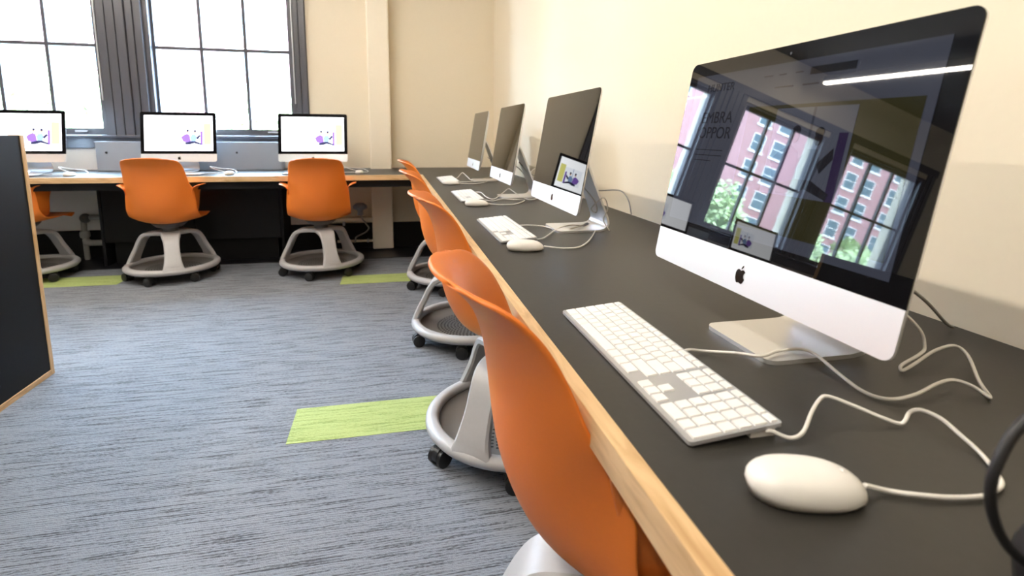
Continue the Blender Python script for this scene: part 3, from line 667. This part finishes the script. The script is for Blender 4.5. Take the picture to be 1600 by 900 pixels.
# ---------------------------------------------------------------- black loop at the right edge
bg_ = thing('black_bag', 'blurred black object with a thin curved loop at the right edge of the picture', 'bag', (.300, .212, ZD))
bm = bmesh.new(); rows = []
for i, (z, sx, sy) in enumerate(((0, .075, .05), (.004, .085, .06), (.03, .088, .064), (.055, .08, .056), (.075, .055, .036), (.08, .03, .015))):
    rows.append([(sx*math.copysign(abs(math.cos(2*PI*k/24))**.6, math.cos(2*PI*k/24)), sy*math.copysign(abs(math.sin(2*PI*k/24))**.6, math.sin(2*PI*k/24)), z) for k in range(24)])
V = [[bm.verts.new(p) for p in r] for r in rows]
for A, B in zip(V, V[1:]):
    for k in range(24): bm.faces.new((A[k], A[(k+1) % 24], B[(k+1) % 24], B[k]))
bm.faces.new(V[0][::-1]); bm.faces.new(V[-1]); obj('body', bm, 'bag', bg_, True)
bm = bmesh.new(); add_tube(bm, catmull([(-.080, .02, .028), (-.104, .028, .046), (-.122, .029, .066), (-.136, .028, .092), (-.137, .028, .116), (-.120, .028, .146), (-.088, .022, .166), (-.03, .01, .172), (.02, 0, .14), (.03, -.005, .06)], 5), .0035, 8); obj('loop_handle', bm, 'bag', bg_, True)

# ================================================================ OUTSIDE
M['brick'] = None
def brick_mat():
    m, t, b = nodes('pink_brick')
    tc = t.nodes.new('ShaderNodeTexCoord'); mp = t.nodes.new('ShaderNodeMapping'); mp.inputs['Rotation'].default_value = (PI/2, 0, 0)
    br = t.nodes.new('ShaderNodeTexBrick'); br.inputs['Scale'].default_value = 2.2
    br.inputs['Color1'].default_value = (.37, .185, .185, 1); br.inputs['Color2'].default_value = (.33, .16, .165, 1); br.inputs['Mortar'].default_value = (.38, .27, .27, 1)
    t.links.new(tc.outputs['Object'], mp.inputs[0]); t.links.new(mp.outputs[0], br.inputs['Vector']); t.links.new(br.outputs[0], b.inputs['Base Color'])
    b.inputs['Roughness'].default_value = .9
    return m
M['brick'] = brick_mat()
M['stone'] = plain('pale_stone', (.72, .68, .64), .8, var=.05, scale=2)
M['bpane'] = plain('far_window_pane', (.06, .10, .12), .1, var=.2, scale=.5)
M['leaf'] = plain('tree_leaf', (.46, .56, .30), .6, var=.3, scale=.9)
M['bark'] = plain('bark', (.10, .07, .05), .9, var=.2, scale=5)
M['street'] = plain('street_asphalt', (.16, .16, .16), .9, var=.1, scale=1)
GZ = -11
tag(obj('street', boxes((-140, 40, 8, 110, GZ-.6, GZ-.08)), 'street'), 'grey street below the windows between the rooms and the brick building', 'street')
bl = thing('brick_building', 'pink brick apartment building with sash windows across the street, mirrored in the nearest screen', 'building', (-42, 57, GZ))
obj('wall', boxes((-50, 50, 0, 14, 0, 30)), 'brick', bl)
obj('cornice', boxes((-50.5, 50.5, -.6, 14, 30, 31)), 'stone', bl)
wm = pm = None
for r in range(6):
    for c in range(22):
        x = -43+c*3.7+(.35 if c % 2 else -.35); z = 11.2+r*3.25
        if wm is None:
            bm = boxes((-.92, -.82, -.06, .05, 0, 2.1), (.82, .92, -.06, .05, 0, 2.1), (-.82, .82, -.06, .05, 2.0, 2.1), (-.82, .82, -.06, .05, 1.0, 1.08), (-1.05, 1.05, -.14, .05, -.25, 0))
            o = obj('window', bm, 'stone', bl); wm = o.data
            bm = boxes((-.82, .82, -.03, .03, 0, 2.0)); q = obj('pane', bm, 'bpane', o); pm = q.data
        else: o = link('window', wm, bl); link('pane', pm, o)
        o.location = (x, 0, z)
def crown_bm(seed, rx, rz, n):
    rnd = random.Random(seed); bm = bmesh.new()
    blobs = [(rnd.uniform(-.6, .6)*rx, rnd.uniform(-.6, .6)*rx, rnd.uniform(-.6, .7)*rz, rnd.uniform(.32, .5)*rx) for _ in range(16)]
    for _ in range(n):
        b = rnd.choice(blobs); d = Vector((rnd.gauss(0, 1), rnd.gauss(0, 1), rnd.gauss(0, 1))).normalized()
        p = Vector(b[:3])+d*b[3]*rnd.uniform(.6, 1.05)
        a = Vector((rnd.gauss(0, 1), rnd.gauss(0, 1), rnd.gauss(0, 1))).normalized(); c = a.orthogonal(); s = rnd.uniform(.18, .38)
        bm.faces.new([bm.verts.new(p+q) for q in (a*s, c*s*.6, -a*s, -c*s*.6)])
    return bm
TR = [(-19, 38, 5.5, 'leafy green street tree nearest the right end of the brick building'), (-28.5, 42, 6.6, 'leafy green street tree with the tallest crown in front of the brick building'), (-37.5, 39, 5.2, 'leafy green street tree, third from the right in front of the brick building'), (-47, 43, 6.2, 'leafy green street tree, second from the left in front of the brick building'), (-56.5, 41, 5.6, 'leafy green street tree at the left of the brick building'), (-9.5, 42, 4.6, 'small leafy green street tree at the far right below the brick building')]
cm = tm = None
for i, (x, y, top, lab) in enumerate(TR):
    t = thing('street_tree', lab, 'tree', (x, y, GZ), i*1.3, 'street trees')
    if cm is None:
        o = obj('crown', crown_bm(3, 4.2, 5, 5200), 'leaf', t, kind='stuff'); cm = o.data
        bm = bmesh.new(); add_tube(bm, [(0, 0, 0), (.1, .05, 4), (0, .1, 8), (.1, 0, 12)], [.35, .28, .22, .1], 8); tr = obj('trunk', bm, 'bark', t, True); tm = tr.data
    else: o = link('crown', cm, t); o['kind'] = 'stuff'; link('trunk', tm, t)
    o.location.z = top-GZ-5.2
